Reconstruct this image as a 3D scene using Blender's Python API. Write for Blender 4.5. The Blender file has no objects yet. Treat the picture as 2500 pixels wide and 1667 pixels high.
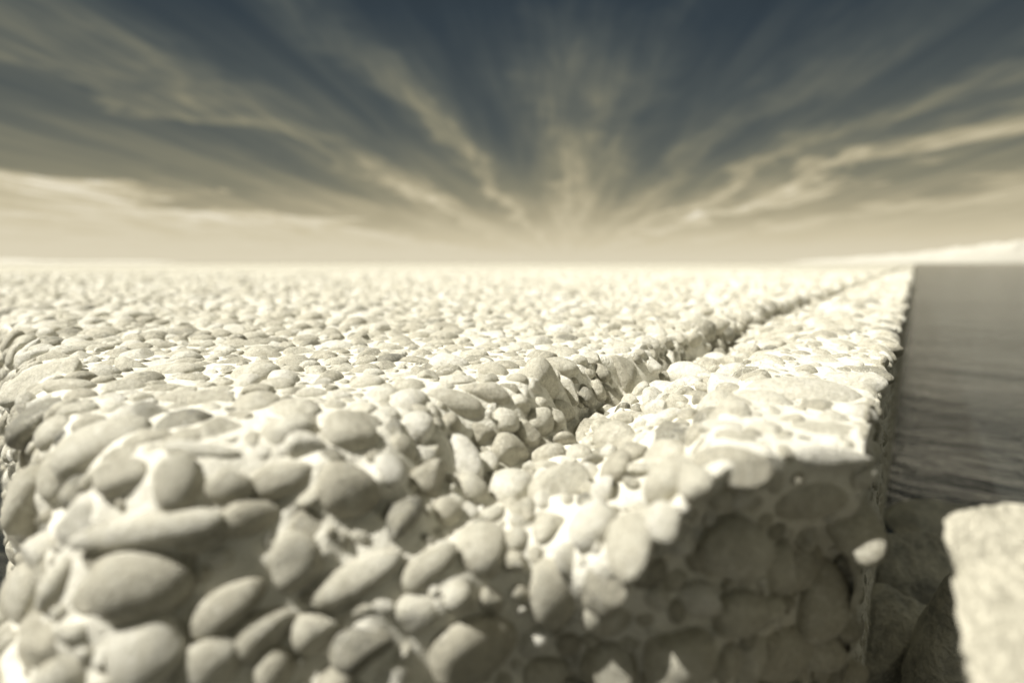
import bpy, bmesh, math, random
import numpy as np
from mathutils import Vector, Matrix, noise
from mathutils.bvhtree import BVHTree

random.seed(7)
rng = np.random.default_rng(7)
SC = bpy.context.scene
COL = SC.collection
R = math.radians

# ------------------------------------------------------------------ camera
H = 0.115                        # the lens hovers 11.5 cm above the deck (deck top = z 0)
YAW, PITCH = R(35.07), R(7.81)
LENS = 20.0
FPX = 2500 * LENS / 36.0
FOCUS = 0.665
cam = bpy.data.cameras.new("camera")
cam.lens, cam.sensor_width = LENS, 36.0
cam.clip_start, cam.clip_end = 0.01, 60000
cam.dof.use_dof = True
cam.dof.focus_distance = FOCUS
cam.dof.aperture_fstop = 1.85
cam_o = bpy.data.objects.new("camera", cam)
COL.objects.link(cam_o)
cam_o.location = (0, 0, H)
cam_o.rotation_euler = (R(90) - PITCH, 0, YAW)
SC.camera = cam_o
CAM = np.array([0, 0, H])
_m = cam_o.rotation_euler.to_matrix()
C_R, C_U, C_F = (np.array(_m.col[0]), np.array(_m.col[1]), -np.array(_m.col[2]))


def ray(px, py):
    """direction with unit depth for a point of the 2500 x 1667 photograph"""
    return C_F + C_R * ((px - 1250) / FPX) + C_U * ((833.5 - py) / FPX)


def at(px, py, Z):
    return CAM + ray(px, py) * Z


def project(P):
    d = P - CAM
    z = d @ C_F
    zz = np.where(z > 1e-4, z, 1e-4)
    return 1250 + FPX * (d @ C_R) / zz, 833.5 - FPX * (d @ C_U) / zz, z


# ------------------------------------------------------------------ world and sun
SUN_EL = R(55)
SUN_H = Vector((-0.68, -0.73, 0)).normalized()
SUN_DIR = (SUN_H * math.cos(SUN_EL) + Vector((0, 0, math.sin(SUN_EL)))).normalized()


def lin(r, g, b):
    f = lambda c: (c / 255 / 12.92) if c / 255 <= 0.04045 else ((c / 255 + 0.055) / 1.055) ** 2.4
    return (f(r), f(g), f(b), 1)


class NT:
    """short-hand for building node trees"""
    def __init__(self, tree):
        self.t = tree
        tree.nodes.clear()

    def n(self, kind, **kw):
        node = self.t.nodes.new(kind)
        for k, v in kw.items():
            if k.startswith("i_"):
                key = k[2:]
                key = int(key) if key.isdigit() else key.replace("_", " ")
                self.set(node.inputs[key], v)
            else:
                setattr(node, k, v)
        return node

    def set(self, sock, v):
        if isinstance(v, bpy.types.NodeSocket):
            self.t.links.new(v, sock)
        elif isinstance(v, bpy.types.Node):
            self.t.links.new(v.outputs[0], sock)
        else:
            sock.default_value = v

    def math(self, op, a, b=None, c=None, clamp=False):
        node = self.t.nodes.new("ShaderNodeMath")
        node.operation = op
        node.use_clamp = clamp
        for i, v in enumerate((a, b, c)):
            if v is not None:
                self.set(node.inputs[i], v)
        return node.outputs[0]

    def ramp(self, fac, stops, mode="LINEAR"):
        node = self.t.nodes.new("ShaderNodeValToRGB")
        cr = node.color_ramp
        cr.interpolation = mode
        while len(cr.elements) < len(stops):
            cr.elements.new(0.5)
        for e, (p, c) in zip(cr.elements, stops):
            e.position = p
        for e, (p, c) in zip(cr.elements, stops):
            e.color = c if isinstance(c, tuple) else (c, c, c, 1)
        self.set(node.inputs[0], fac)
        return node.outputs[0]

    def curve(self, val, pts):
        node = self.t.nodes.new("ShaderNodeFloatCurve")
        c = node.mapping.curves[0]
        while len(c.points) < len(pts):
            c.points.new(0.5, 0.5)
        for p, (x, y) in zip(c.points, pts):
            p.location = (x, y)
        node.mapping.update()
        self.set(node.inputs["Value"], val)
        return node.outputs[0]

    def mix(self, fac, a, b, blend="MIX"):
        node = self.t.nodes.new("ShaderNodeMix")
        node.data_type = "RGBA"
        node.blend_type = blend
        self.set(node.inputs[0], fac)
        self.set(node.inputs[6], a)
        self.set(node.inputs[7], b)
        return node.outputs[2]

    def noise(self, vec, scale, detail=3.0, rough=0.5, dist=0.0):
        node = self.t.nodes.new("ShaderNodeTexNoise")
        self.set(node.inputs["Vector"], vec)
        node.inputs["Scale"].default_value = scale
        node.inputs["Detail"].default_value = detail
        node.inputs["Roughness"].default_value = rough
        node.inputs["Distortion"].default_value = dist
        return node.outputs[0]


world = bpy.data.worlds.new("World")
SC.world = world
world.use_nodes = True
w = NT(world.node_tree)
tc = w.n("ShaderNodeTexCoord")
sx = w.n("ShaderNodeSeparateXYZ", i_0=tc.outputs["Generated"])
dx, dy, dz = sx.outputs
zc = w.math("MAXIMUM", dz, 0.004)
STREAK = R(30)                                     # the cirrus runs this far left of the quay's long side
along = w.math("ADD", w.math("MULTIPLY", dx, -math.sin(STREAK)), w.math("MULTIPLY", dy, math.cos(STREAK)))
across = w.math("ADD", w.math("MULTIPLY", dx, math.cos(STREAK)), w.math("MULTIPLY", dy, math.sin(STREAK)))
q1 = w.math("DIVIDE", along, w.math("ADD", zc, 0.05))
q2 = w.math("DIVIDE", across, w.math("ADD", zc, 0.05))
qv = w.n("ShaderNodeCombineXYZ", i_0=w.math("MULTIPLY", q2, 1.0), i_1=w.math("MULTIPLY", q1, 0.16), i_2=0.0)
ang = w.math("ARCTAN2", across, zc)                # angle of the streak about its own direction
wob = w.n("ShaderNodeCombineXYZ", i_0=w.math("MULTIPLY", q2, 0.8), i_1=w.math("MULTIPLY", q1, 0.55), i_2=3.0)
warp = w.math("SUBTRACT", w.noise(wob, 1.0, 4.0, 0.6, 0.6), 0.5)
damp = w.math("COSINE", ang)
ang_w = w.math("ADD", ang, w.math("MULTIPLY", warp, w.math("ADD", w.math("MULTIPLY", damp, 0.85), 0.08)))
t_ang = w.math("ADD", w.math("DIVIDE", ang_w, math.pi), 0.5)
STREAKS = [(-90, .7), (-86, .95), (-84, .75), (-81.6, 1.0), (-80.5, .9), (-79.4, .03), (-75, .14), (-70, .14), (-67.6, .66), (-66, .5),
           (-62, .28), (-58, .08), (-53, .05), (-47, .3), (-42, .58), (-38, .35), (-30, .1), (-22, .1), (-10, .22), (2, .46), (10, .36),
           (20, .42), (26, .34), (33, .10), (42, .05), (51, .3), (57, .1), (61, .1), (65.5, .6), (68, .2), (70, .25), (72.3, .85),
           (74, .35), (76.5, .1), (79, .2), (80.7, .6), (82.5, .25), (86, .3), (90, .4)]
dens = w.curve(t_ang, [(a / 180 + .5, v) for a, v in STREAKS])
fib = w.noise(w.n("ShaderNodeCombineXYZ", i_0=w.math("MULTIPLY", q2, 4.5), i_1=w.math("MULTIPLY", q1, 0.4), i_2=1.0), 1.0, 4.0, 0.55, 0.4)
cl = w.noise(qv, 1.3, 4.0, 0.55, 0.6)
fib2 = w.noise(w.n("ShaderNodeCombineXYZ", i_0=w.math("MULTIPLY", q2, 13.0), i_1=w.math("MULTIPLY", q1, 1.1), i_2=7.0), 1.0, 4.0, 0.6, 0.8)
patch = w.noise(w.n("ShaderNodeCombineXYZ", i_0=w.math("MULTIPLY", q2, 1.9), i_1=w.math("MULTIPLY", q1, 0.75), i_2=11.0), 1.0, 5.0, 0.6, 1.2)
dens = w.math("MULTIPLY", dens, w.math("ADD", w.math("MULTIPLY", patch, 2.6), -0.3))
dens = w.math("ADD", dens, w.math("MULTIPLY", w.math("SUBTRACT", cl, 0.5), 0.7))
dens = w.math("ADD", dens, w.math("MULTIPLY", w.math("SUBTRACT", fib, 0.5), 0.8))
dens = w.math("MULTIPLY", dens, w.math("ADD", w.math("MULTIPLY", fib2, 1.5), 0.25))
elev = w.math("DIVIDE", w.math("ARCSINE", w.math("MAXIMUM", dz, 0.0)), math.pi / 2)
base = w.curve(elev, [(0, .885), (2 / 90, .82), (4.6 / 90, .67), (9 / 90, .45), (13 / 90, .325), (17.5 / 90, .235), (22 / 90, .15),
                      (28 / 90, .06), (42 / 90, .42), (65 / 90, .56), (1, .56)])  # sky above the frame is raised to add fill light
amp = w.curve(elev, [(0, .0), (2.5 / 90, .06), (5 / 90, .23), (9 / 90, .31), (15 / 90, .30), (21 / 90, .22), (28 / 90, .13), (1, .15)])
sky = w.n("ShaderNodeTexSky", sky_type="NISHITA", sun_disc=False, sun_elevation=SUN_EL,
          sun_rotation=math.atan2(SUN_H.x, SUN_H.y), dust_density=0.6)
sky_l = w.n("ShaderNodeRGBToBW", i_0=sky).outputs[0]
lum = w.math("ADD", base, w.math("MULTIPLY", amp, w.math("SUBTRACT", dens, 0.1)))
lum = w.math("ADD", lum, w.math("MULTIPLY", w.math("MINIMUM", sky_l, 6.0), 0.006))
TONES = [(0.0, lin(27, 37, 47)), (.18, lin(54, 64, 71)), (.3, lin(78, 85, 85)), (.42, lin(102, 105, 97)), (.56, lin(136, 133, 113)),
         (.7, lin(174, 165, 137)), (.85, lin(208, 197, 167)), (1.0, lin(240, 232, 210))]
tone = w.ramp(lum, TONES)
skyc = w.n("ShaderNodeVectorMath", operation="SCALE", i_0=tone)
skyc.inputs["Scale"].default_value = 6.97
bg = w.n("ShaderNodeBackground", i_Color=skyc, i_Strength=0.1)
w.n("ShaderNodeOutputWorld", i_Surface=bg)

sun = bpy.data.lights.new("sun", "SUN")
sun.energy = 5.0
sun.angle = R(0.53)
sun.color = (1.0, 0.965, 0.88)
sun_o = bpy.data.objects.new("sun", sun)
COL.objects.link(sun_o)
sun_o.rotation_euler = SUN_DIR.to_track_quat("Z", "Y").to_euler()
sun_o.location = (-3, -1, 6)

SC.view_settings.view_transform = "Standard"
SC.view_settings.look = "None"
SC.view_settings.exposure = 0.52
SC.view_settings.gamma = 1.0

# ------------------------------------------------------------------ helpers


def tag(o, label=None, cat=None, group=None, kind=None):
    for k, v in (("label", label), ("category", cat), ("group", group), ("kind", kind)):
        if v:
            o[k] = v
    return o


def mesh_obj(name, verts, faces, mat, parent=None, tone=None, smooth=True):
    """verts (n,3) and faces (m,3|4) as numpy arrays -> ONE linked mesh object"""
    me = bpy.data.meshes.new(name)
    verts = np.asarray(verts, dtype=np.float32)
    faces = np.asarray(faces, dtype=np.int32)
    k = faces.shape[1]
    me.vertices.add(len(verts))
    me.vertices.foreach_set("co", verts.ravel())
    me.loops.add(faces.size)
    me.loops.foreach_set("vertex_index", faces.ravel())
    me.polygons.add(len(faces))
    me.polygons.foreach_set("loop_start", np.arange(0, faces.size, k, dtype=np.int32))
    me.polygons.foreach_set("loop_total", np.full(len(faces), k, dtype=np.int32))
    me.polygons.foreach_set("use_smooth", np.full(len(faces), smooth))
    me.update(calc_edges=True)
    me.validate()
    if tone is not None:
        a = me.attributes.new("tone", "FLOAT", "POINT")
        a.data.foreach_set("value", np.asarray(tone, dtype=np.float32))
    me.materials.append(mat)
    o = bpy.data.objects.new(name, me)
    COL.objects.link(o)
    if parent is not None:
        o.parent = parent
    return o


def empty(name, loc=(0, 0, 0)):
    o = bpy.data.objects.new(name, None)
    COL.objects.link(o)
    o.location = loc
    o.empty_display_size = 0.05
    return o


def fbm(p, octaves=4):
    return noise.fractal(Vector(p), 1.0, 2.0, octaves, noise_basis="PERLIN_ORIGINAL")


class Waves:
    """cheap smooth vectorised noise: a sum of random sine waves"""
    def __init__(self, seed, n=14):
        g = np.random.default_rng(seed)
        k = g.normal(size=(n, 3))
        self.k = k / np.linalg.norm(k, axis=1)[:, None] * g.uniform(.6, 1.6, (n, 1))
        self.ph = g.uniform(0, 6.28, n)

    def __call__(self, P, freq):
        return np.sin((np.asarray(P) * freq) @ self.k.T * 6.28 + self.ph).sum(-1) / math.sqrt(len(self.ph))


WV = [Waves(s) for s in range(40)]

# ------------------------------------------------------------------ materials


def new_mat(name):
    m = bpy.data.materials.new(name)
    m.use_nodes = True
    return m, NT(m.node_tree)


def pebble_material():
    m, t = new_mat("pebble_stone")
    pos = t.n("ShaderNodeNewGeometry").outputs["Position"]
    tone = t.n("ShaderNodeAttribute", attribute_name="tone").outputs["Fac"]
    big = t.noise(pos, 48, 4, .65, .8)
    mid = t.noise(pos, 190, 5, .7, .4)
    fine = t.noise(pos, 750, 4, .7)
    k = t.math("ADD", tone, t.math("MULTIPLY", t.math("SUBTRACT", big, .5), .75))
    k = t.math("ADD", k, t.math("MULTIPLY", t.math("SUBTRACT", mid, .5), .7))
    k = t.math("ADD", k, t.math("MULTIPLY", t.math("SUBTRACT", fine, .5), .7))
    col = t.ramp(k, [(0, (.17, .168, .150, 1)), (.25, (.34, .325, .265, 1)), (.5, (.53, .50, .405, 1)), (.75, (.69, .665, .56, 1)), (1, (.86, .84, .76, 1))])
    # veins in some stones
    vw = t.n("ShaderNodeTexWave", i_Vector=pos, i_Scale=34.0, i_Distortion=9.0, i_Detail=4.0)
    vm = t.math("MULTIPLY", t.ramp(vw.outputs["Fac"], [(.0, 1.0), (.12, 0.0)]), t.ramp(t.noise(pos, 16, 2), [(.5, 0.0), (.6, .5)]))
    col = t.mix(vm, col, (.78, .76, .66, 1))
    # crusts of pale lime and grains of mortar left on the stones
    lime = t.noise(pos, 85, 6, .75, .4)
    lm = t.ramp(lime, [(.58, 0.0), (.63, 1.0)])
    col = t.mix(t.math("MULTIPLY", lm, .7), col, (.84, .81, .71, 1))
    sp = t.n("ShaderNodeTexVoronoi", i_Vector=pos, i_Scale=330.0)
    sm = t.math("MULTIPLY", t.ramp(sp.outputs["Distance"], [(.16, 1.0), (.26, 0.0)]), t.ramp(t.noise(pos, 36, 2), [(.5, 0.0), (.58, .9)]))
    col = t.mix(sm, col, (.86, .84, .75, 1))
    dk = t.ramp(t.noise(pos, 620, 3, .6), [(.30, 1.0), (.38, 0.0)])
    col = t.mix(t.math("MULTIPLY", dk, .6), col, (.14, .135, .115, 1))
    st = t.ramp(t.noise(pos, 420, 5, .85), [(.36, 1.0), (.5, 0.0)])
    col = t.mix(t.math("MULTIPLY", st, t.ramp(t.noise(pos, 30, 2), [(.4, .15), (.6, .75)])), col, (.30, .285, .225, 1))
    hh = t.math("ADD", t.noise(pos, 150, 5, .7), t.math("MULTIPLY", lm, .12))
    b1 = t.n("ShaderNodeBump", i_Height=hh, i_Strength=.8, i_Distance=.005)
    b2 = t.n("ShaderNodeBump", i_Height=t.noise(pos, 800, 5, .75), i_Strength=.8, i_Distance=.0017, i_Normal=b1)
    p = t.n("ShaderNodeBsdfPrincipled", i_Base_Color=col, i_Roughness=.62, i_Normal=b2)
    p.inputs["Specular IOR Level"].default_value = .35
    t.n("ShaderNodeOutputMaterial", i_Surface=p)
    return m


def concrete_material(name, pale, dark, streak=False):
    m, t = new_mat(name)
    pos = t.n("ShaderNodeNewGeometry").outputs["Position"]
    a = t.noise(pos, 14, 5, .65, .5)
    b = t.noise(pos, 120, 5, .7)
    c = t.noise(pos, 900, 3, .6)
    k = t.math("ADD", t.math("MULTIPLY", a, .5), t.math("ADD", t.math("MULTIPLY", b, .6), t.math("MULTIPLY", c, .5)))
    col = t.ramp(k, [(.5, dark), (.72, tuple(.5 * (x + y) for x, y in zip(pale, dark))), (.88, pale)])
    gr = t.n("ShaderNodeTexVoronoi", i_Vector=pos, i_Scale=420.0)
    gs = t.ramp(gr.outputs["Distance"], [(.12, 1.0), (.3, 0.0)])
    col = t.mix(t.math("MULTIPLY", gs, .35), col, (.36, .33, .26, 1))
    # farther out the deck's pebbles are surface colour, darkened to stand for glancing light
    far = t.n("ShaderNodeVectorMath", operation="LENGTH", i_0=pos).outputs["Value"]
    peb = t.n("ShaderNodeTexVoronoi", i_Vector=pos, i_Scale=26.0)
    pk = t.n("ShaderNodeSeparateColor", i_0=peb.outputs["Color"]).outputs[0]
    pcol = t.ramp(pk, [(0, (.26, .245, .19, 1)), (.6, (.46, .435, .35, 1)), (1, (.64, .615, .52, 1))])
    col = t.mix(t.ramp(t.math("MULTIPLY", far, .1), [(.80, 0.0), (.92, .85)]), col, pcol)
    hgt = t.math("ADD", t.noise(pos, 220, 6, .7), t.math("MULTIPLY", gr.outputs["Distance"], -.5))
    b1 = t.n("ShaderNodeBump", i_Height=t.noise(pos, 60, 4, .6), i_Strength=.6, i_Distance=.008)
    b2 = t.n("ShaderNodeBump", i_Height=hgt, i_Strength=.8, i_Distance=.0025, i_Normal=b1)
    p = t.n("ShaderNodeBsdfPrincipled", i_Base_Color=col, i_Roughness=.85, i_Normal=b2)
    p.inputs["Specular IOR Level"].default_value = .2
    t.n("ShaderNodeOutputMaterial", i_Surface=p)
    return m


def rock_material(name, c0, c1, rough):
    m, t = new_mat(name)
    pos = t.n("ShaderNodeNewGeometry").outputs["Position"]
    a = t.noise(pos, 16, 6, .65, .6)
    b = t.noise(pos, 90, 4, .65)
    col = t.ramp(t.math("ADD", t.math("MULTIPLY", a, .6), t.math("MULTIPLY", b, .4)), [(.38, c0), (.62, c1)])
    b1 = t.n("ShaderNodeBump", i_Height=t.math("ADD", a, t.math("MULTIPLY", b, .4)), i_Strength=.9, i_Distance=.03)
    p = t.n("ShaderNodeBsdfPrincipled", i_Base_Color=col, i_Roughness=rough, i_Normal=b1)
    t.n("ShaderNodeOutputMaterial", i_Surface=p)
    return m


def sea_material():
    m, t = new_mat("sea_water")
    pos = t.n("ShaderNodeNewGeometry").outputs["Position"]
    mp = t.n("ShaderNodeMapping", i_Vector=pos)
    mp.inputs["Rotation"].default_value = (0, 0, R(-28))
    mp.inputs["Scale"].default_value = (.42, 1.0, 1.0)
    n1 = t.noise(mp, 22.0, 4, .6, .4)
    n2 = t.noise(mp, 4.0, 3, .5, .3)
    n3 = t.noise(mp, .6, 3, .5)
    b1 = t.n("ShaderNodeBump", i_Height=n3, i_Strength=.25, i_Distance=.45)
    b2 = t.n("ShaderNodeBump", i_Height=n2, i_Strength=.22, i_Distance=.10, i_Normal=b1)
    b3 = t.n("ShaderNodeBump", i_Height=n1, i_Strength=.4, i_Distance=.035, i_Normal=b2)
    body = t.ramp(t.noise(mp, .05, 4, .6), [(.35, (.011, .013, .013, 1)), (.65, (.017, .018, .016, 1))])
    p = t.n("ShaderNodeBsdfPrincipled", i_Base_Color=body, i_Roughness=.12, i_IOR=1.52, i_Normal=b3)
    t.n("ShaderNodeOutputMaterial", i_Surface=p)
    return m


def cloud_material():
    m, t = new_mat("cloud_white")
    pos = t.n("ShaderNodeNewGeometry").outputs["Position"]
    b = t.n("ShaderNodeBump", i_Height=t.noise(pos, .03, 5, .6), i_Strength=.5, i_Distance=20.0)
    d = t.n("ShaderNodeBsdfDiffuse", i_Color=(.80, .775, .69, 1), i_Normal=b)
    tr = t.n("ShaderNodeBsdfTranslucent", i_Color=(.80, .775, .69, 1))
    mx = t.n("ShaderNodeMixShader", i_Fac=.35, i_1=d, i_2=tr)
    t.n("ShaderNodeOutputMaterial", i_Surface=mx)
    return m


M_PEB = pebble_material()
M_CON = concrete_material("quay_concrete", (.83, .81, .725, 1), (.60, .575, .48, 1))
M_BLK = concrete_material("block_concrete", (.60, .57, .47, 1), (.33, .31, .245, 1))
M_ROCK = rock_material("wet_rock", (.30, .30, .28, 1), (.72, .70, .61, 1), .5)
M_SEA = sea_material()
M_CLOUD = cloud_material()

# ------------------------------------------------------------------ sea and seabed
SEA_Z = -0.64


def disc(name, z, radii, nseg, mat):
    vs, fs = [(0, 0, z)], []
    for r in radii:
        for i in range(nseg):
            a = 2 * math.pi * i / nseg
            vs.append((r * math.cos(a), r * math.sin(a), z))
    me_f3 = [(0, 1 + i, 1 + (i + 1) % nseg) for i in range(nseg)]
    for k in range(len(radii) - 1):
        o0, o1 = 1 + k * nseg, 1 + (k + 1) * nseg
        for i in range(nseg):
            j = (i + 1) % nseg
            me_f3 += [(o0 + i, o1 + i, o1 + j), (o0 + i, o1 + j, o0 + j)]
    return mesh_obj(name, np.array(vs), np.array(me_f3), mat)


tag(disc("sea", SEA_Z, [2, 8, 40, 200, 1000, 5000, 25000], 96, M_SEA), kind="structure")
tag(disc("seabed", -1.3, [20, 200, 25000], 64, M_ROCK), kind="structure")

# ------------------------------------------------------------------ the quay's concrete surface
X0 = -0.164 * H                     # the side wall by the sea
quay = empty("concrete_quay", (-2.0, 3.0, -1.3))
tag(quay, "vast pebble-studded concrete quay with a broken corner and a channel along its seaward kerb", "quay")
QL = np.array(quay.location)


def interp(x, pts):
    xs, ys = zip(*sorted(pts))
    return np.interp(x, xs, ys)


FRONT = [(-.16, 3.80), (-.6, 3.22), (-.94, 2.80), (-1.2, 2.58), (-1.47, 2.46), (-1.65, 2.40), (-1.82, 2.26), (-1.93, 2.0), (-2.2, 1.78), (-2.5, 1.55), (-2.75, 1.38), (-3.0, 1.2), (-3.4, 1.1),
         (-4.2, 1.12), (-5.2, 1.26), (-6, 1.44), (-9, 2.1), (-14, 3.2), (-1000, 220)]
SHOULDER = [(-.16, .10), (-1.0, .12), (-1.3, .25), (-2.4, .5), (-2.9, .42), (-3.4, .32), (-4.5, .3), (-7, .3), (-200, .2)]
DEPTH = [(1.2, 1.0), (2.0, .82), (2.6, .66), (3.4, .58), (5, .52), (7.5, .44), (13, .38), (400, .27)]


def front_y(X):
    s = X / H
    y = interp(s, FRONT) + .07 * WV[0](np.stack([s, 0 * s, 0 * s], -1), .55) * np.exp(-np.abs(s) / 14)
    y += .11 * WV[11](np.stack([s, 0 * s + 2, 0 * s], -1), .95) * np.clip((s + 2.5) / .9, 0, 1) + .05 * WV[12](np.stack([s, 0 * s, 0 * s + 1], -1), 2.2) * np.clip((s + 2.5) / .9, 0, 1)
    return y * H


def top_z(X, Y):
    """height of the worn top: kerb, channel, deck"""
    s, v = X / H, Y / H
    q = np.stack([0 * v, v, 0 * v], -1)
    near = np.exp(-np.maximum(v - 2, 0) / 10)
    kx = -.92 - .2 * np.clip((v - 3) / 3, 0, 1) + .08 * WV[1](q, .28) + .05 * WV[2](q, .9)
    ex = -2.56 + .10 * WV[3](q, .25) + .10 * WV[4](q, .8) * (.4 + near)
    d = interp(v, DEPTH)
    t = np.clip((kx - s) / (kx - ex), 0, 1)
    p = interp(v, [(1.5, .2), (3, .28), (5, .7), (15, 1.2)])
    slope = d * np.clip(t, 0, 1) ** p
    w = interp(v, [(1.2, 1.4), (2.2, 1.15), (3.2, .7), (4.5, .3), (8, .12), (400, .08)])
    step = np.clip((ex - s) / w + .5, 0, 1)
    step = step * step * (3 - 2 * step)
    z = -slope * (1 - step)
    z += -.05 * (s > kx) * np.clip((s - kx) / .4, 0, 1)
    return z * H


def broken(X, Y, Z):
    """1 on torn surfaces (channel, shoulder, walls), 0 on the worn deck"""
    return np.clip(-(Z + .03 * H) / (.18 * H), 0, 1)


def grow(a, b, d0, g):
    out, x, d = [a], a, d0
    while abs(x - a) < abs(b - a):
        x += math.copysign(d, b - a)
        d *= g
        out.append(x)
    out[-1] = b
    return np.array(out)


Xs = np.concatenate([np.arange(X0, -.80, -.0036), grow(-.80, -110.0, .004, 1.07)])
Ts = np.concatenate([np.arange(0, .75, .0038), grow(.75, 140.0, .004, 1.05)])
Ws = np.concatenate([-grow(.40, 1.25, .02, 1.3)[::-1], -np.arange(.39, 0, -.0042)])   # depth below the shoulder

XG, _ = np.meshgrid(Xs, Ts, indexing="ij")
yf = front_y(Xs)[:, None]
shoulder = interp(Xs / H, SHOULDER)[:, None] * H
YT = yf + np.broadcast_to(Ts[None, :], (len(Xs), len(Ts)))
ZT = top_z(XG, YT)
e = np.clip((YT - yf) / shoulder, 0, 1)
ZT = ZT - shoulder * (1 - np.sqrt(np.clip(1 - (1 - e) ** 2, 0, 1)))
# the sea edge is a little rounded too
er = np.clip((X0 - XG) / .012, 0, 1)
ZT = ZT - .007 * (1 - np.sqrt(np.clip(1 - (1 - er) ** 2, 0, 1)))
ztop = ZT[:, :1]
XW, DW = np.meshgrid(Xs, Ws, indexing="ij")
batter = interp(Xs / H, [(-.16, -.2), (-1.0, -.28), (-1.2, -.4), (-1.7, -.4), (-1.88, .4), (-2.3, .8), (-3.0, .65), (-3.8, .5), (-4.6, .2), (-5.4, .04), (-200, .02)])[:, None]  # the kerb's overhang is shaped to hold its end face in shade
YW = yf + batter * np.maximum(DW, -.4) + 0 * XW
shade_lip = interp(Xs / H, [(-.16, 1), (-1.68, 1), (-1.85, 0), (-200, 0)])[:, None]
YW = YW + shade_lip * .15 * H * np.clip(-DW / (.16 * H), 0, 1) ** .5     # undercut added to keep the broken kerb end in shade
ZW = ztop + DW
PX = np.concatenate([XW, XG], 1)
PY = np.concatenate([YW, YT], 1)
PZ = np.concatenate([ZW, ZT], 1)
P = np.stack([PX, PY, PZ], -1)
NW = len(Ws)


def grid_normals(P):
    du = np.gradient(P, axis=0)
    dv = np.gradient(P, axis=1)
    n = np.cross(dv, du)
    return n / (np.linalg.norm(n, axis=-1, keepdims=True) + 1e-12)


N = grid_normals(P)
if N[10, -5, 2] < 0:
    N = -N
brk = broken(P[..., 0], P[..., 1], P[..., 2])
dist = np.linalg.norm(P - CAM, axis=-1)
fade = np.clip(1.6 / np.maximum(dist, .4), 0, 1)
amp = (.0010 + .0038 * brk) * np.where(dist < 1.6, 1, fade)
face = (np.arange(P.shape[1]) < NW)[None, :] * shade_lip
disp = face * (.009 * WV[13](P, 8) + .0025 * WV[14](P, 17)) + amp * WV[5](P, 22) + .55 * amp * WV[6](P, 55) + .3 * amp * WV[7](P, 130)
fine = np.zeros_like(disp)
for i, j in np.argwhere((dist < 1.0) & (brk > .05)):
    p = P[i, j]
    fine[i, j] = fbm((p[0] * 45, p[1] * 45, p[2] * 45), 4)
disp += brk * .0030 * fine * (1 - .85 * face)
P = P + N * disp[..., None]
for _ in range(5):                                   # wear: no paper-thin flakes
    Q = P.copy()
    Q[1:-1, 1:-1] = .4 * P[1:-1, 1:-1] + .15 * (P[:-2, 1:-1] + P[2:, 1:-1] + P[1:-1, :-2] + P[1:-1, 2:])
    P = np.where((dist < 1.5)[..., None], Q, P)
km = np.broadcast_to(shade_lip > .5, dist.shape) & (np.arange(P.shape[1]) < NW + 12)[None, :]
for _ in range(14):                                  # the shaded kerb end is rounded off most
    Q = P.copy()
    Q[1:-1, 1:-1] = .2 * P[1:-1, 1:-1] + .2 * (P[:-2, 1:-1] + P[2:, 1:-1] + P[1:-1, :-2] + P[1:-1, 2:])
    P = np.where(km[..., None], Q, P)
P[0, :, 0] = X0

# sockets where pebbles have fallen out: px, py of the photograph, radius in metres
def bvh_of(P):
    nu, nv = P.shape[:2]
    idx = np.arange(nu * nv).reshape(nu, nv)
    f = np.stack([idx[:-1, :-1], idx[1:, :-1], idx[1:, 1:], idx[:-1, 1:]], -1).reshape(-1, 4)
    return BVHTree.FromPolygons(P.reshape(-1, 3).tolist(), f.tolist()), f


SOCKETS = [(1170, 1077, .0085), (955, 1225, .012), (745, 1265, .012), (1365, 1160, .008)]
# bounded copy of the near surface for ray casts
ui = np.where(Xs > -2.2)[0].max()
vi = NW + np.where(Ts < 2.6)[0].max()
B0, _ = bvh_of(P[:ui, :vi])


def hit(px, py):
    d = ray(px, py)
    loc, nor, _, _ = B0.ray_cast(Vector(CAM), Vector(d / np.linalg.norm(d)))
    if loc is None:
        return None, None
    loc, nor = np.array(loc), np.array(nor)
    if nor @ d > 0:
        nor = -nor
    return loc, nor


for px, py, r in SOCKETS:
    loc, nor = hit(px, py)
    if loc is None:
        continue
    dd = np.linalg.norm(P - loc, axis=-1)
    k = np.clip(1 - (dd / r) ** 2, 0, 1)
    P -= N * (np.sqrt(k) * r * .9)[..., None]

N = grid_normals(P)
if N[10, -5, 2] < 0:
    N = -N
B0, _ = bvh_of(P[:ui, :vi])

# parts of the concrete: columns split where kerb, channel and deck meet, rows where the front wall begins
c1 = int(np.argmin(np.abs(Xs + 1.12 * H)))
c2 = int(np.argmin(np.abs(Xs + 2.62 * H)))


def grid_part(name, sub):
    nu, nv = sub.shape[:2]
    idx = np.arange(nu * nv).reshape(nu, nv)
    f = np.stack([idx[:-1, :-1], idx[:-1, 1:], idx[1:, 1:], idx[1:, :-1]], -1).reshape(-1, 4)
    return mesh_obj(name, sub.reshape(-1, 3) - QL, f, M_CON, quay)


grid_part("front_wall", P[:, :NW + 1])
grid_part("kerb", P[:c1 + 1, NW:])
grid_part("channel", P[c1:c2 + 1, NW:])
grid_part("deck", P[c2:, NW:])

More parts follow.
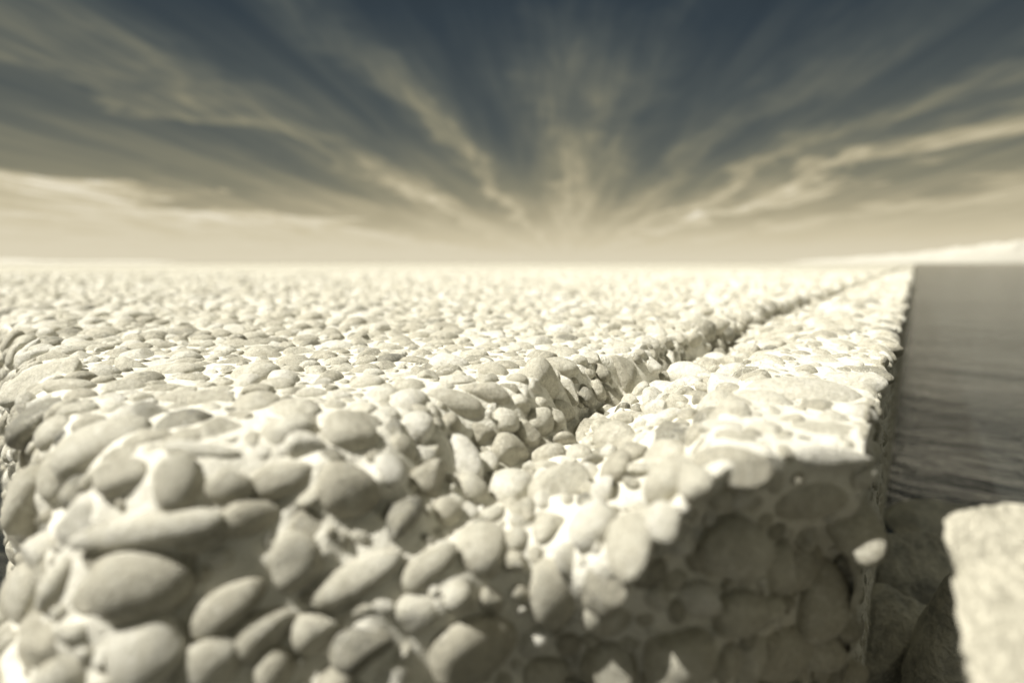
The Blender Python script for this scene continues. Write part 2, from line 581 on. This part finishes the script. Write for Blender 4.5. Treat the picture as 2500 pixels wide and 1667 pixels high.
# side wall over the sea: hangs from the edge column
edge = P[0, NW:]
Dz = np.concatenate([[0], np.arange(.004, .4, .008), grow(.4, 1.25, .03, 1.3)])
SW = np.repeat(edge[:, None, :], len(Dz), 1).copy()
SW[..., 2] -= Dz[None, :]
sfade = np.clip(.9 / np.maximum(np.linalg.norm(SW - CAM, axis=-1), .3), 0, 1)
SW[..., 1] += .2 * np.minimum(Dz, .4)[None, :] * np.exp(-(edge[:, 1] - edge[0, 1]) / .4)[:, None]
SW[..., 0] += (np.minimum(Dz, .01) / .01)[None, :] * sfade * (.0022 * WV[8](SW, 30) + .0016 * WV[9](SW, 80))
nu, nv = SW.shape[:2]
idx = np.arange(nu * nv).reshape(nu, nv)
mesh_obj("side_wall", SW.reshape(-1, 3) - QL,
         np.stack([idx[:-1, :-1], idx[:-1, 1:], idx[1:, 1:], idx[1:, :-1]], -1).reshape(-1, 4), M_CON, quay)

# ------------------------------------------------------------------ pebbles
def ico(level):
    bm = bmesh.new()
    bmesh.ops.create_icosphere(bm, subdivisions=level, radius=1)
    bm.verts.ensure_lookup_table()
    v = np.array([x.co[:] for x in bm.verts])
    f = np.array([[q.index for q in x.verts] for x in bm.faces])
    bm.free()
    return v, f


ICO = {l: ico(l) for l in (1, 2, 3, 4, 5)}


def stone_shape(level, seed, angular):
    """unit stone: a rounded, slightly lumpy ellipsoid, broken by flat faces when angular"""
    g = np.random.default_rng(seed)
    v = ICO[level][0].copy()
    ex = g.uniform(.78, 1.0)
    v = np.sign(v) * np.abs(v) ** ex
    W1, W2 = WV[10 + seed % 14], WV[24 + seed % 14]
    off = g.uniform(-5, 5, 3)
    v *= (1 + .10 * W1(v + off, .22) + .04 * W2(v + off, .6))[:, None]
    taper = g.uniform(-.22, .22)
    v[:, 1:] *= (1 + taper * v[:, :1])
    for _ in range(int(angular)):
        n = g.normal(size=3)
        n /= np.linalg.norm(n)
        d = g.uniform(.5, .8)
        k = v @ n - d
        v -= np.where(k > 0, k, 0)[:, None] * n * .9
    if level >= 4:
        v *= (1 + .008 * W2(v + off, 1.9))[:, None]
    return v


SHAPES = {l: [stone_shape(l, s, (0, 1, 2, 0, 4, 1, 5, 3)[s % 8]) for s in range(24)] for l in (1, 2, 3, 4)}


def frame_of(n, t):
    n = n / np.linalg.norm(n)
    t = t - n * (t @ n)
    t /= np.linalg.norm(t) + 1e-12
    return t, np.cross(n, t), n


class Pebble:
    __slots__ = ("c", "t", "b", "n", "abc", "tone", "shape", "z", "area", "hero", "ang")


pebbles = []
CELL = .03
grid_hash = {}


def key(p):
    return (int(math.floor(p[0] / CELL)), int(math.floor(p[1] / CELL)), int(math.floor(p[2] / CELL)))


def free(p, r, tight=.86):
    k = key(p)
    for i in (-1, 0, 1):
        for j in (-1, 0, 1):
            for l in (-1, 0, 1):
                for q, rq in grid_hash.get((k[0] + i, k[1] + j, k[2] + l), ()):
                    d = (q[0] - p[0]) ** 2 + (q[1] - p[1]) ** 2 + (q[2] - p[2]) ** 2
                    if d < ((r + rq) * tight) ** 2:
                        return False
    return True


def occupy(p, r):
    """a stone with a large footprint fills several cells"""
    grid_hash.setdefault(key(p), []).append((tuple(p), r))


def add_pebble(surf, n, t, abc, out, tone, hero=None, shape=None, ang=0):
    pb = Pebble()
    pb.t, pb.b, pb.n = frame_of(n, t)
    pb.abc = np.array(abc)
    pb.c = surf + pb.n * (abc[2] * out)
    pb.tone, pb.hero, pb.ang = tone, hero, ang
    pb.shape = random.randrange(24) if shape is None else shape
    x, y, z = project(pb.c)
    pb.z = float(z)
    inside = -60 < x < 2560 and -60 < y < 1727 and z > .05
    pb.area = (abc[0] * abc[1] * FPX * FPX / z ** 2) if inside else 0.0
    pebbles.append(pb)
    return pb


# stones that stand out in the photograph: (px, py, width, height, tilt, tone, angular shape?, label) in a 2352-wide view of it
HEROES = [
    (800, 998, 138, 108, 5, .50, 0, None), (962, 980, 74, 76, 20, .85, 0, "smooth pale round pebble"), (705, 1025, 82, 66, 10, .80, 0, None),
    (905, 1078, 92, 60, 40, 1.0, 0, "white egg-shaped pebble"), (805, 1130, 152, 122, 8, .34, 0, "dark blunt pebble spotted with lime"),
    (985, 1105, 112, 92, -15, .28, 1, "dark broken pebble"), (935, 1030, 76, 52, 10, .50, 0, None), (1090, 1125, 86, 72, 10, .55, 0, None),
    (1030, 1175, 72, 68, 0, .45, 0, None), (1175, 1040, 92, 78, 15, .50, 0, None), (1110, 1255, 122, 120, 20, .55, 0, None),
    (990, 1295, 142, 70, -38, .48, 0, None), (830, 1325, 232, 84, -33, .58, 0, "long pale pebble lying aslant"),
    (680, 1290, 118, 138, 0, .55, 0, None), (530, 1388, 180, 92, -35, .42, 0, None), (615, 1445, 132, 98, -25, .50, 0, None),
    (340, 1218, 320, 66, -9, .72, 0, "long thin pale pebble"), (280, 1095, 142, 92, -5, .50, 0, None), (120, 992, 122, 72, 5, .62, 0, None),
    (60, 925, 112, 64, 0, .45, 0, None), (100, 866, 190, 66, 3, .62, 0, None), (400, 850, 142, 48, -5, .58, 0, None),
    (470, 1035, 170, 44, -6, .70, 0, None), (650, 1100, 142, 80, -18, .45, 0, None), (530, 1115, 110, 76, 5, .55, 0, None),
    (575, 1185, 152, 82, -12, .42, 0, None), (470, 1235, 102, 56, -20, .50, 0, None), (705, 1205, 88, 78, 35, .34, 1, None),
    (340, 1345, 225, 160, -8, .48, 0, "big blunt grey pebble"), (340, 1492, 150, 150, 60, .78, 0, None), (490, 1512, 182, 124, -30, .62, 0, None),
    (632, 1530, 92, 100, 0, .50, 0, None), (740, 1442, 112, 90, -10, .56, 0, None), (805, 1400, 112, 36, -5, .62, 0, None),
    (935, 890, 88, 60, 22, .55, 0, None), (1115, 898, 124, 60, 15, .36, 1, None), (1050, 925, 134, 60, 5, .55, 0, None),
    (1255, 876, 102, 92, 15, .50, 0, None), (1275, 838, 112, 50, 5, .55, 0, None), (1435, 862, 118, 72, 35, .44, 1, "slab-like broken pebble"),
    (1240, 970, 76, 76, 50, .58, 0, None), (1290, 945, 82, 54, 5, .55, 0, None), (1340, 990, 82, 66, -10, .32, 1, None),
    (1440, 965, 102, 46, -5, .52, 0, None), (1390, 975, 52, 52, 40, .45, 0, None), (1400, 912, 88, 38, 42, .38, 0, None),
    (1555, 925, 58, 46, 15, .40, 0, None), (1505, 905, 36, 36, 0, .6, 0, None), (1320, 1040, 82, 56, -5, .6, 0, None),
    (1440, 1018, 72, 44, -5, .34, 0, None), (1160, 1090, 80, 52, 5, .5, 0, None), (1265, 1075, 62, 60, 0, .5, 0, None),
    (1850, 900, 250, 84, 3, .62, 0, "broad flat pale pebble"), (1965, 880, 122, 66, 5, .72, 0, None), (1968, 948, 104, 66, 5, .85, 0, None),
    (1900, 985, 152, 34, 8, .45, 0, None), (1985, 1010, 56, 56, 0, .9, 0, None), (1900, 1050, 240, 56, 3, .85, 0, None),
    (1690, 1000, 84, 30, 12, .42, 0, None), (1690, 1255, 165, 140, 18, .45, 0, "large rounded pebble on the shaded broken end of the kerb"), (1840, 1300, 120, 150, -10, .5, 0, None), (1700, 1400, 130, 105, 0, .4, 0, None), (1860, 1150, 180, 70, 5, .40, 0, None),
    (1600, 1115, 84, 92, 20, .48, 0, None), (1085, 1490, 232, 150, -8, .36, 0, "large round pebble low on the shaded broken end"), (1275, 1370, 112, 170, 0, .40, 0, None),
    (1400, 1425, 122, 142, 10, .46, 0, None), (1560, 1500, 180, 150, -20, .45, 0, None), (1880, 1380, 120, 190, 15, .45, 0, None),
    (1790, 1500, 170, 120, 10, .42, 0, None), (1250, 1545, 120, 90, 0, .42, 0, None), (1200, 1165, 70, 60, 15, .55, 0, None),
    (1175, 1230, 72, 52, 30, .58, 0, None), (640, 885, 84, 52, 0, .5, 0, None), (720, 905, 70, 46, 0, .6, 0, None), (790, 850, 56, 40, 0, .6, 0, None),
    (690, 810, 64, 36, -5, .5, 0, None), (560, 790, 80, 30, -5, .48, 0, None), (780, 910, 66, 44, 0, .8, 0, None), (900, 800, 70, 36, 0, .5, 0, None),
    (1010, 790, 70, 34, 0, .5, 0, None), (1195, 800, 76, 40, 0, .62, 0, None), (1090, 815, 70, 36, 0, .6, 0, None), (165, 885, 110, 44, -3, .5, 0, None),
    (1215, 1185, 30, 30, 0, .4, 0, None),
]
for px, py, wd, ht, tilt, tone, angl, lab in HEROES:
    k = 2500 / 2352
    loc, nor = hit(px * k, py * k)
    if loc is None:
        continue
    v = -ray(px * k, py * k)
    v /= np.linalg.norm(v)
    Z = (loc - CAM) @ C_F
    face = nor @ v                                   # 1 seen square on, 0 edge on
    a = wd * k / 2 * Z / FPX
    hb = ht * k / 2 * Z / FPX
    n = nor * 1.0
    if face > .5:
        n = nor * .8 + v * .2
    n /= np.linalg.norm(n)
    t = C_R * math.cos(R(-tilt)) + C_U * math.sin(R(-tilt))
    if face > .55:
        b, c = hb, min(a, hb) * .85
        out = .12 if loc[0] > -1.5 * H else -.12
    else:
        b = min(a, max(hb * 1.25, a * .62))
        c = min(hb * .95, a * .6)
        out = -.32
    if a < hb:
        pass
    pb = add_pebble(loc, n, t, (a, b, c), out, (.3 if loc[0] > -1.8 * H else .22) + .8 * tone, lab or True, None, angl)  # kerb stones get a paler tone in place of fill on the shaded end
    pb.shape = random.choice([2, 4, 6, 7]) if angl else random.choice([0, 1, 3, 5, 8, 9, 11, 13])
    rr = math.sqrt(a * b)
    occupy(loc, rr * .92)
    if a > 1.5 * b:
        tt = pb.t
        for s in (-.62, .62):
            occupy(loc + tt * a * s, b * .9)

# everything else: dart throwing, large stones first, on the near surface
cent = (P[:-1, :-1] + P[1:, 1:] + P[:-1, 1:] + P[1:, :-1]) / 4
ncen = N[:-1, :-1] + N[1:, 1:] + N[:-1, 1:] + N[1:, :-1]
ncen /= np.linalg.norm(ncen, axis=-1, keepdims=True) + 1e-12
da = np.linalg.norm(np.cross(P[1:, :-1] - P[:-1, :-1], P[:-1, 1:] - P[:-1, :-1]), axis=-1)
bc = broken(cent[..., 0], cent[..., 1], cent[..., 2])
sxp, syp, szp = project(cent.reshape(-1, 3))
dcam = np.linalg.norm(cent.reshape(-1, 3) - CAM, axis=1)
vis = (sxp > -700) & (sxp < 3200) & (syp > -200) & (syp < 2100) & (szp > .08)
flat_c, flat_n, flat_a, flat_b = cent.reshape(-1, 3), ncen.reshape(-1, 3), da.ravel(), bc.ravel()
# only the side of the walls down to just above the water
vis &= flat_c[:, 2] > -.62


def scatter(mask, passes, far=1.0, tight=.86):
    idx = np.where(mask)[0]
    if not len(idx):
        return
    cum = np.cumsum(flat_a[idx])
    area = cum[-1]
    for rad, per_m2 in passes:
        ncand = int(area * per_m2)
        pick = idx[np.searchsorted(cum, rng.uniform(0, area, ncand))]
        jit = rng.uniform(-.5, .5, (ncand, 2))
        for q, (j0, j1) in zip(pick, jit):
            n = flat_n[q]
            size = math.sqrt(flat_a[q])
            t, b, n = frame_of(n, np.array([1.0, .3, .2]))
            p = flat_c[q] + t * j0 * size + b * j1 * size
            r = rad * math.exp(random.gauss(0, .16))
            if not free(p, r, tight):
                continue
            el = random.uniform(1.0, 1.55)
            a, bb = r * math.sqrt(el) * 1.06, r / math.sqrt(el) * 1.06
            worn = 1 - flat_b[q]
            q_near = dcam[q] < .9
            c = min(a, bb) * random.uniform(.55, .95)
            # worn deck: stones sit low and flat; torn faces: they stand proud
            out = random.uniform(*((-.62, -.22) if q_near else (-.5, -.08))) * worn + random.uniform(-.45, .2) * (1 - worn)
            phi = random.uniform(0, math.pi)
            tt = t * math.cos(phi) + b * math.sin(phi)
            if p[0] > -1.9 * H:
                out = min(out, -.3) - .2 if worn > .5 else min(out, .3)           # the kerb is the best preserved part
            tiltv = np.array([random.gauss(0, 1) for _ in range(3)]) * (.10 + .35 * (1 - worn))
            nn = n + tiltv
            tone = min(1, max(0, random.gauss(.67, .16)))
            if random.random() < .06:
                tone = random.uniform(.85, 1)
            elif random.random() < .07:
                tone = random.uniform(.18, .38)
            add_pebble(p, nn, tt, (a, bb, c), out, tone)
            occupy(p, r)


near = vis & (dcam < 1.25)
scatter(near, [(.0185, 600), (.015, 2400), (.012, 6000), (.0092, 10000), (.0068, 12000), (.0046, 9000)], tight=.92)
mid = vis & (dcam >= 1.25) & (dcam < 4.0) & (flat_c[:, 1] > -1)
scatter(mid, [(.019, 900), (.0145, 2600), (.011, 5000), (.0085, 4000)], tight=.88)
far = vis & (dcam >= 4.0) & (dcam < 9.0) & (flat_c[:, 2] > -.2)
scatter(far, [(.024, 1300), (.017, 1800)], tight=.84)

# side wall stones, thrown on its own plane
for _ in range(3600):
    z = -random.random() ** 1.1 * .6
    y = edge[0, 1] + .012 + .2 * min(-z, .4) + 3.2 * random.random() ** 1.8
    r = random.choice((.012, .009, .007, .0055))
    p = np.array([X0, y, z])
    if free(p, r, .9):
        el = random.uniform(1, 1.5)
        nn = np.array([1, random.gauss(0, .25), random.gauss(0, .25)])
        ph = random.uniform(0, math.pi)
        tone = min(1, max(0, random.gauss(.56, .15)))
        add_pebble(p, nn, np.array([0, math.cos(ph), math.sin(ph)]), (r * el ** .5, r / el ** .5, r * .5), random.uniform(-.75, -.3), tone)
        occupy(p, r)


def pebble_verts(pb, level):
    v = SHAPES[level][pb.shape] * pb.abc
    return pb.c + v[:, :1] * pb.t + v[:, 1:2] * pb.b + v[:, 2:] * pb.n


# the hundred that show largest are parts of their own, the rest one mass
order = sorted(range(len(pebbles)), key=lambda i: -(pebbles[i].area + (4000 if pebbles[i].hero else 0)))
solo = set(order[:100])
for i in order[:100]:
    pb = pebbles[i]
    v = pebble_verts(pb, 4)
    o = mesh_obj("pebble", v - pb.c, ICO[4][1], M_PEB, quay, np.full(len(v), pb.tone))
    o.location = pb.c - QL
    if isinstance(pb.hero, str):
        o["label"] = pb.hero
VV, FF, TT, base_i = [], [], [], 0
for i, pb in enumerate(pebbles):
    if i in solo:
        continue
    lv = 4 if pb.z < .8 and pb.abc[0] > .006 else 3 if pb.z < 1.5 else 2 if pb.z < 4.5 else 1
    v = pebble_verts(pb, lv)
    VV.append(v)
    FF.append(ICO[lv][1] + base_i)
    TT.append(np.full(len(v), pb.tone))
    base_i += len(v)
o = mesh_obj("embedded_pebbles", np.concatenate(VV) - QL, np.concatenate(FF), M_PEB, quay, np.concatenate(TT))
tag(o, kind="stuff")
print("pebbles", len(pebbles), "verts", base_i)

# ------------------------------------------------------------------ neighbouring block and rubble by the wall
def prism(name, outline, depth, mat, nring=26, nper=240, seed=3, rough=.0016):
    """a slab with a worn top: rings from the middle outwards, over the rim, then down its sides"""
    outl = np.array(outline)
    seg = np.linalg.norm(np.roll(outl, -1, 0) - outl, axis=1)
    cum = np.concatenate([[0], np.cumsum(seg)])
    ss = np.linspace(0, cum[-1], nper, endpoint=False)
    cl = np.concatenate([outl, outl[:1]])
    per = np.stack([np.interp(ss, cum, cl[:, k]) for k in range(3)], 1)
    for _ in range(1):
        per = (np.roll(per, 1, 0) + per * 2 + np.roll(per, -1, 0)) / 4
    c = per.mean(0)
    rad = (per - c) * np.array([1, 1, 0])
    rad /= np.linalg.norm(rad, axis=1)[:, None]
    g = np.random.default_rng(seed)
    chip = .0016 * Waves(seed + 9)(per, 30) + .0012 * Waves(seed + 8)(per, 75)
    for k in range(9):
        i0, wd = int(g.integers(0, nper)), int(g.integers(2, 6))
        for q in range(-wd, wd + 1):
            chip[(i0 + q) % nper] -= .004 * (1 - abs(q) / (wd + 1))
    per = per + rad * chip[:, None]
    rings = []
    for k in range(1, nring + 1):
        s = k / nring
        rings.append(c + (per - c) * s)
    rim = rings[-1].copy()
    out = rim - c
    out[:, 2] = 0
    out /= np.linalg.norm(out, axis=1)[:, None]
    rings[-1] = rim - out * .0012
    rings.append(rim - np.array([0, 0, .0015]))
    for d in list(np.arange(.012, .2, .01)) + list(np.linspace(.22, depth, 12)):
        rings.append(rim - out * d * .3 - np.array([0, 0, d]))
    V = np.concatenate([c[None]] + rings)
    W = [Waves(seed + i) for i in range(3)]
    dsp = np.where(np.arange(len(V)) < 1 + nper * nring, 1, .35) * rough * (1.2 * W[0](V, 9) + W[1](V, 28) + .6 * W[2](V, 80))
    cen = V.mean(0)
    dr = np.zeros_like(V)
    ntop = 1 + nper * nring
    dr[:ntop, 2] = 1
    dr[ntop:] = np.tile(out, (len(rings) - nring, 1))
    V = V + dr * dsp[:, None]
    F = [(0, 1 + i, 1 + (i + 1) % nper) for i in range(nper)]
    for k in range(len(rings) - 1):
        a0, b0 = 1 + k * nper, 1 + (k + 1) * nper
        for i in range(nper):
            j = (i + 1) % nper
            F += [(a0 + i, b0 + i, b0 + j), (a0 + i, b0 + j, a0 + j)]
    return mesh_obj(name, V, np.array(F), mat)


BL = [(2380, 1800, .262), (2340, 1500, .305), (2303, 1290, .345), (2308, 1258, .352), (2338, 1230, .36), (2400, 1226, .362), (2440, 1222, .364), (2520, 1226, .364),
      (2800, 1236, .362), (3300, 1300, .35), (3600, 1900, .26), (2900, 2150, .222), (2420, 2100, .228)]
tag(prism("concrete_block", [at(*b) for b in BL], .62, M_BLK),
    "pale sunlit concrete block with a weathered top beside the quay's side wall", "block")


def boulder(name, px, py, Z, size, seed, label, mat=M_ROCK, rot=0, cuts=6):
    g = np.random.default_rng(seed)
    v = ICO[5][0].copy()
    for _ in range(cuts):
        n = g.normal(size=3)
        n /= np.linalg.norm(n)
        k = v @ n - g.uniform(.55, .85)
        v -= np.where(k > 0, k, 0)[:, None] * n * .93
    W = [Waves(seed * 7 + i) for i in range(3)]
    v *= (1 + .09 * W[0](v, .3) + .03 * W[1](v, .9) + .012 * W[2](v, 2.4))[:, None]
    v *= np.array(size)
    ca, sa = math.cos(rot), math.sin(rot)
    v = v @ np.array([[ca, sa, 0], [-sa, ca, 0], [0, 0, 1]])
    o = mesh_obj(name, v, ICO[5][1], mat)
    o.location = at(px, py, Z)
    return tag(o, label, "rock", "rocks at the foot of the quay")


boulder("boulder", 2250, 1405, 1.22, (.105, .12, .12), 11, "pale-topped wet rock just behind the pale block", rot=.6)
boulder("boulder", 2195, 1600, 1.0, (.085, .11, .13), 12, "smooth dark rock in shade at the foot of the side wall", rot=-.3)
boulder("boulder", 2312, 1640, .87, (.045, .055, .2), 13, "small narrow rock wedged against the pale block", rot=1.1)
boulder("boulder", 2345, 1340, 1.62, (.2, .2, .1), 14, "low wet rock half under water, farthest from the lens", rot=.2)

# ------------------------------------------------------------------ cumulus on the horizon
def cloud_bank(name, prof, D, deep, label, seed):
    """a long billowing bank standing on the horizon: prof gives the pixel row of its top along the photograph"""
    px0, px1 = prof[0][0], prof[-1][0]
    U = np.linspace(px0, px1, 420)
    T = np.linspace(0, 1, 60)
    base = np.array([at(u, 643, D) for u in U])
    top = np.array([at(u, y, D)[2] for u, y in zip(U, np.interp(U, *zip(*prof)))])
    out = base[:, :2] / np.linalg.norm(base[:, :2], axis=1)[:, None]
    V = np.zeros((len(U), len(T), 3))
    V[..., :2] = base[:, None, :2] + out[:, None, :] * (T * deep)[None, :, None]
    q = np.stack([np.repeat(U[:, None], len(T), 1) / 110, np.repeat(T[None] * 2.2, len(U), 0), 0 * V[..., 0]], -1)
    bil = np.zeros(V.shape[:2])
    for i in range(V.shape[0]):
        for j in range(V.shape[1]):
            p = q[i, j]
            bil[i, j] = sum(abs(noise.noise((p[0] * f + seed, p[1] * f, f))) / f for f in (1, 2.1, 4.3, 8.9))
    shape = np.sin(np.pi * np.clip(T, 0, 1)) ** .8
    ends = np.clip(np.minimum(U - px0, px1 - U) / 60, 0, 1)
    V[..., 2] = SEA_Z + 3 + np.maximum(top, 0)[:, None] * shape[None] * (.85 + .4 * bil) * ends[:, None]
    c = V.reshape(-1, 3).mean(0)
    idx = np.arange(len(U) * len(T)).reshape(len(U), len(T))
    f = np.stack([idx[:-1, :-1], idx[1:, :-1], idx[1:, 1:], idx[:-1, 1:]], -1).reshape(-1, 4)
    o = mesh_obj(name, V.reshape(-1, 3) - c, f, M_CLOUD)
    o.location = c
    return tag(o, label, "cloud", kind="stuff")


cloud_bank("cloud_bank", [(1900, 641), (2020, 634), (2130, 626), (2250, 616), (2330, 604), (2420, 596), (2500, 586), (2700, 578), (3100, 600)], 6000, 1100,
           "bright low cumulus bank rising along the sea horizon beyond the side wall", 3.3)
cloud_bank("cloud_bank", [(-400, 632), (-100, 630), (60, 634), (160, 638), (330, 637), (460, 641)], 6000, 700,
           "faint low cloud line on the horizon behind the far edge of the deck", 9.1)

# place every object that was made in world space
bpy.context.view_layer.update()
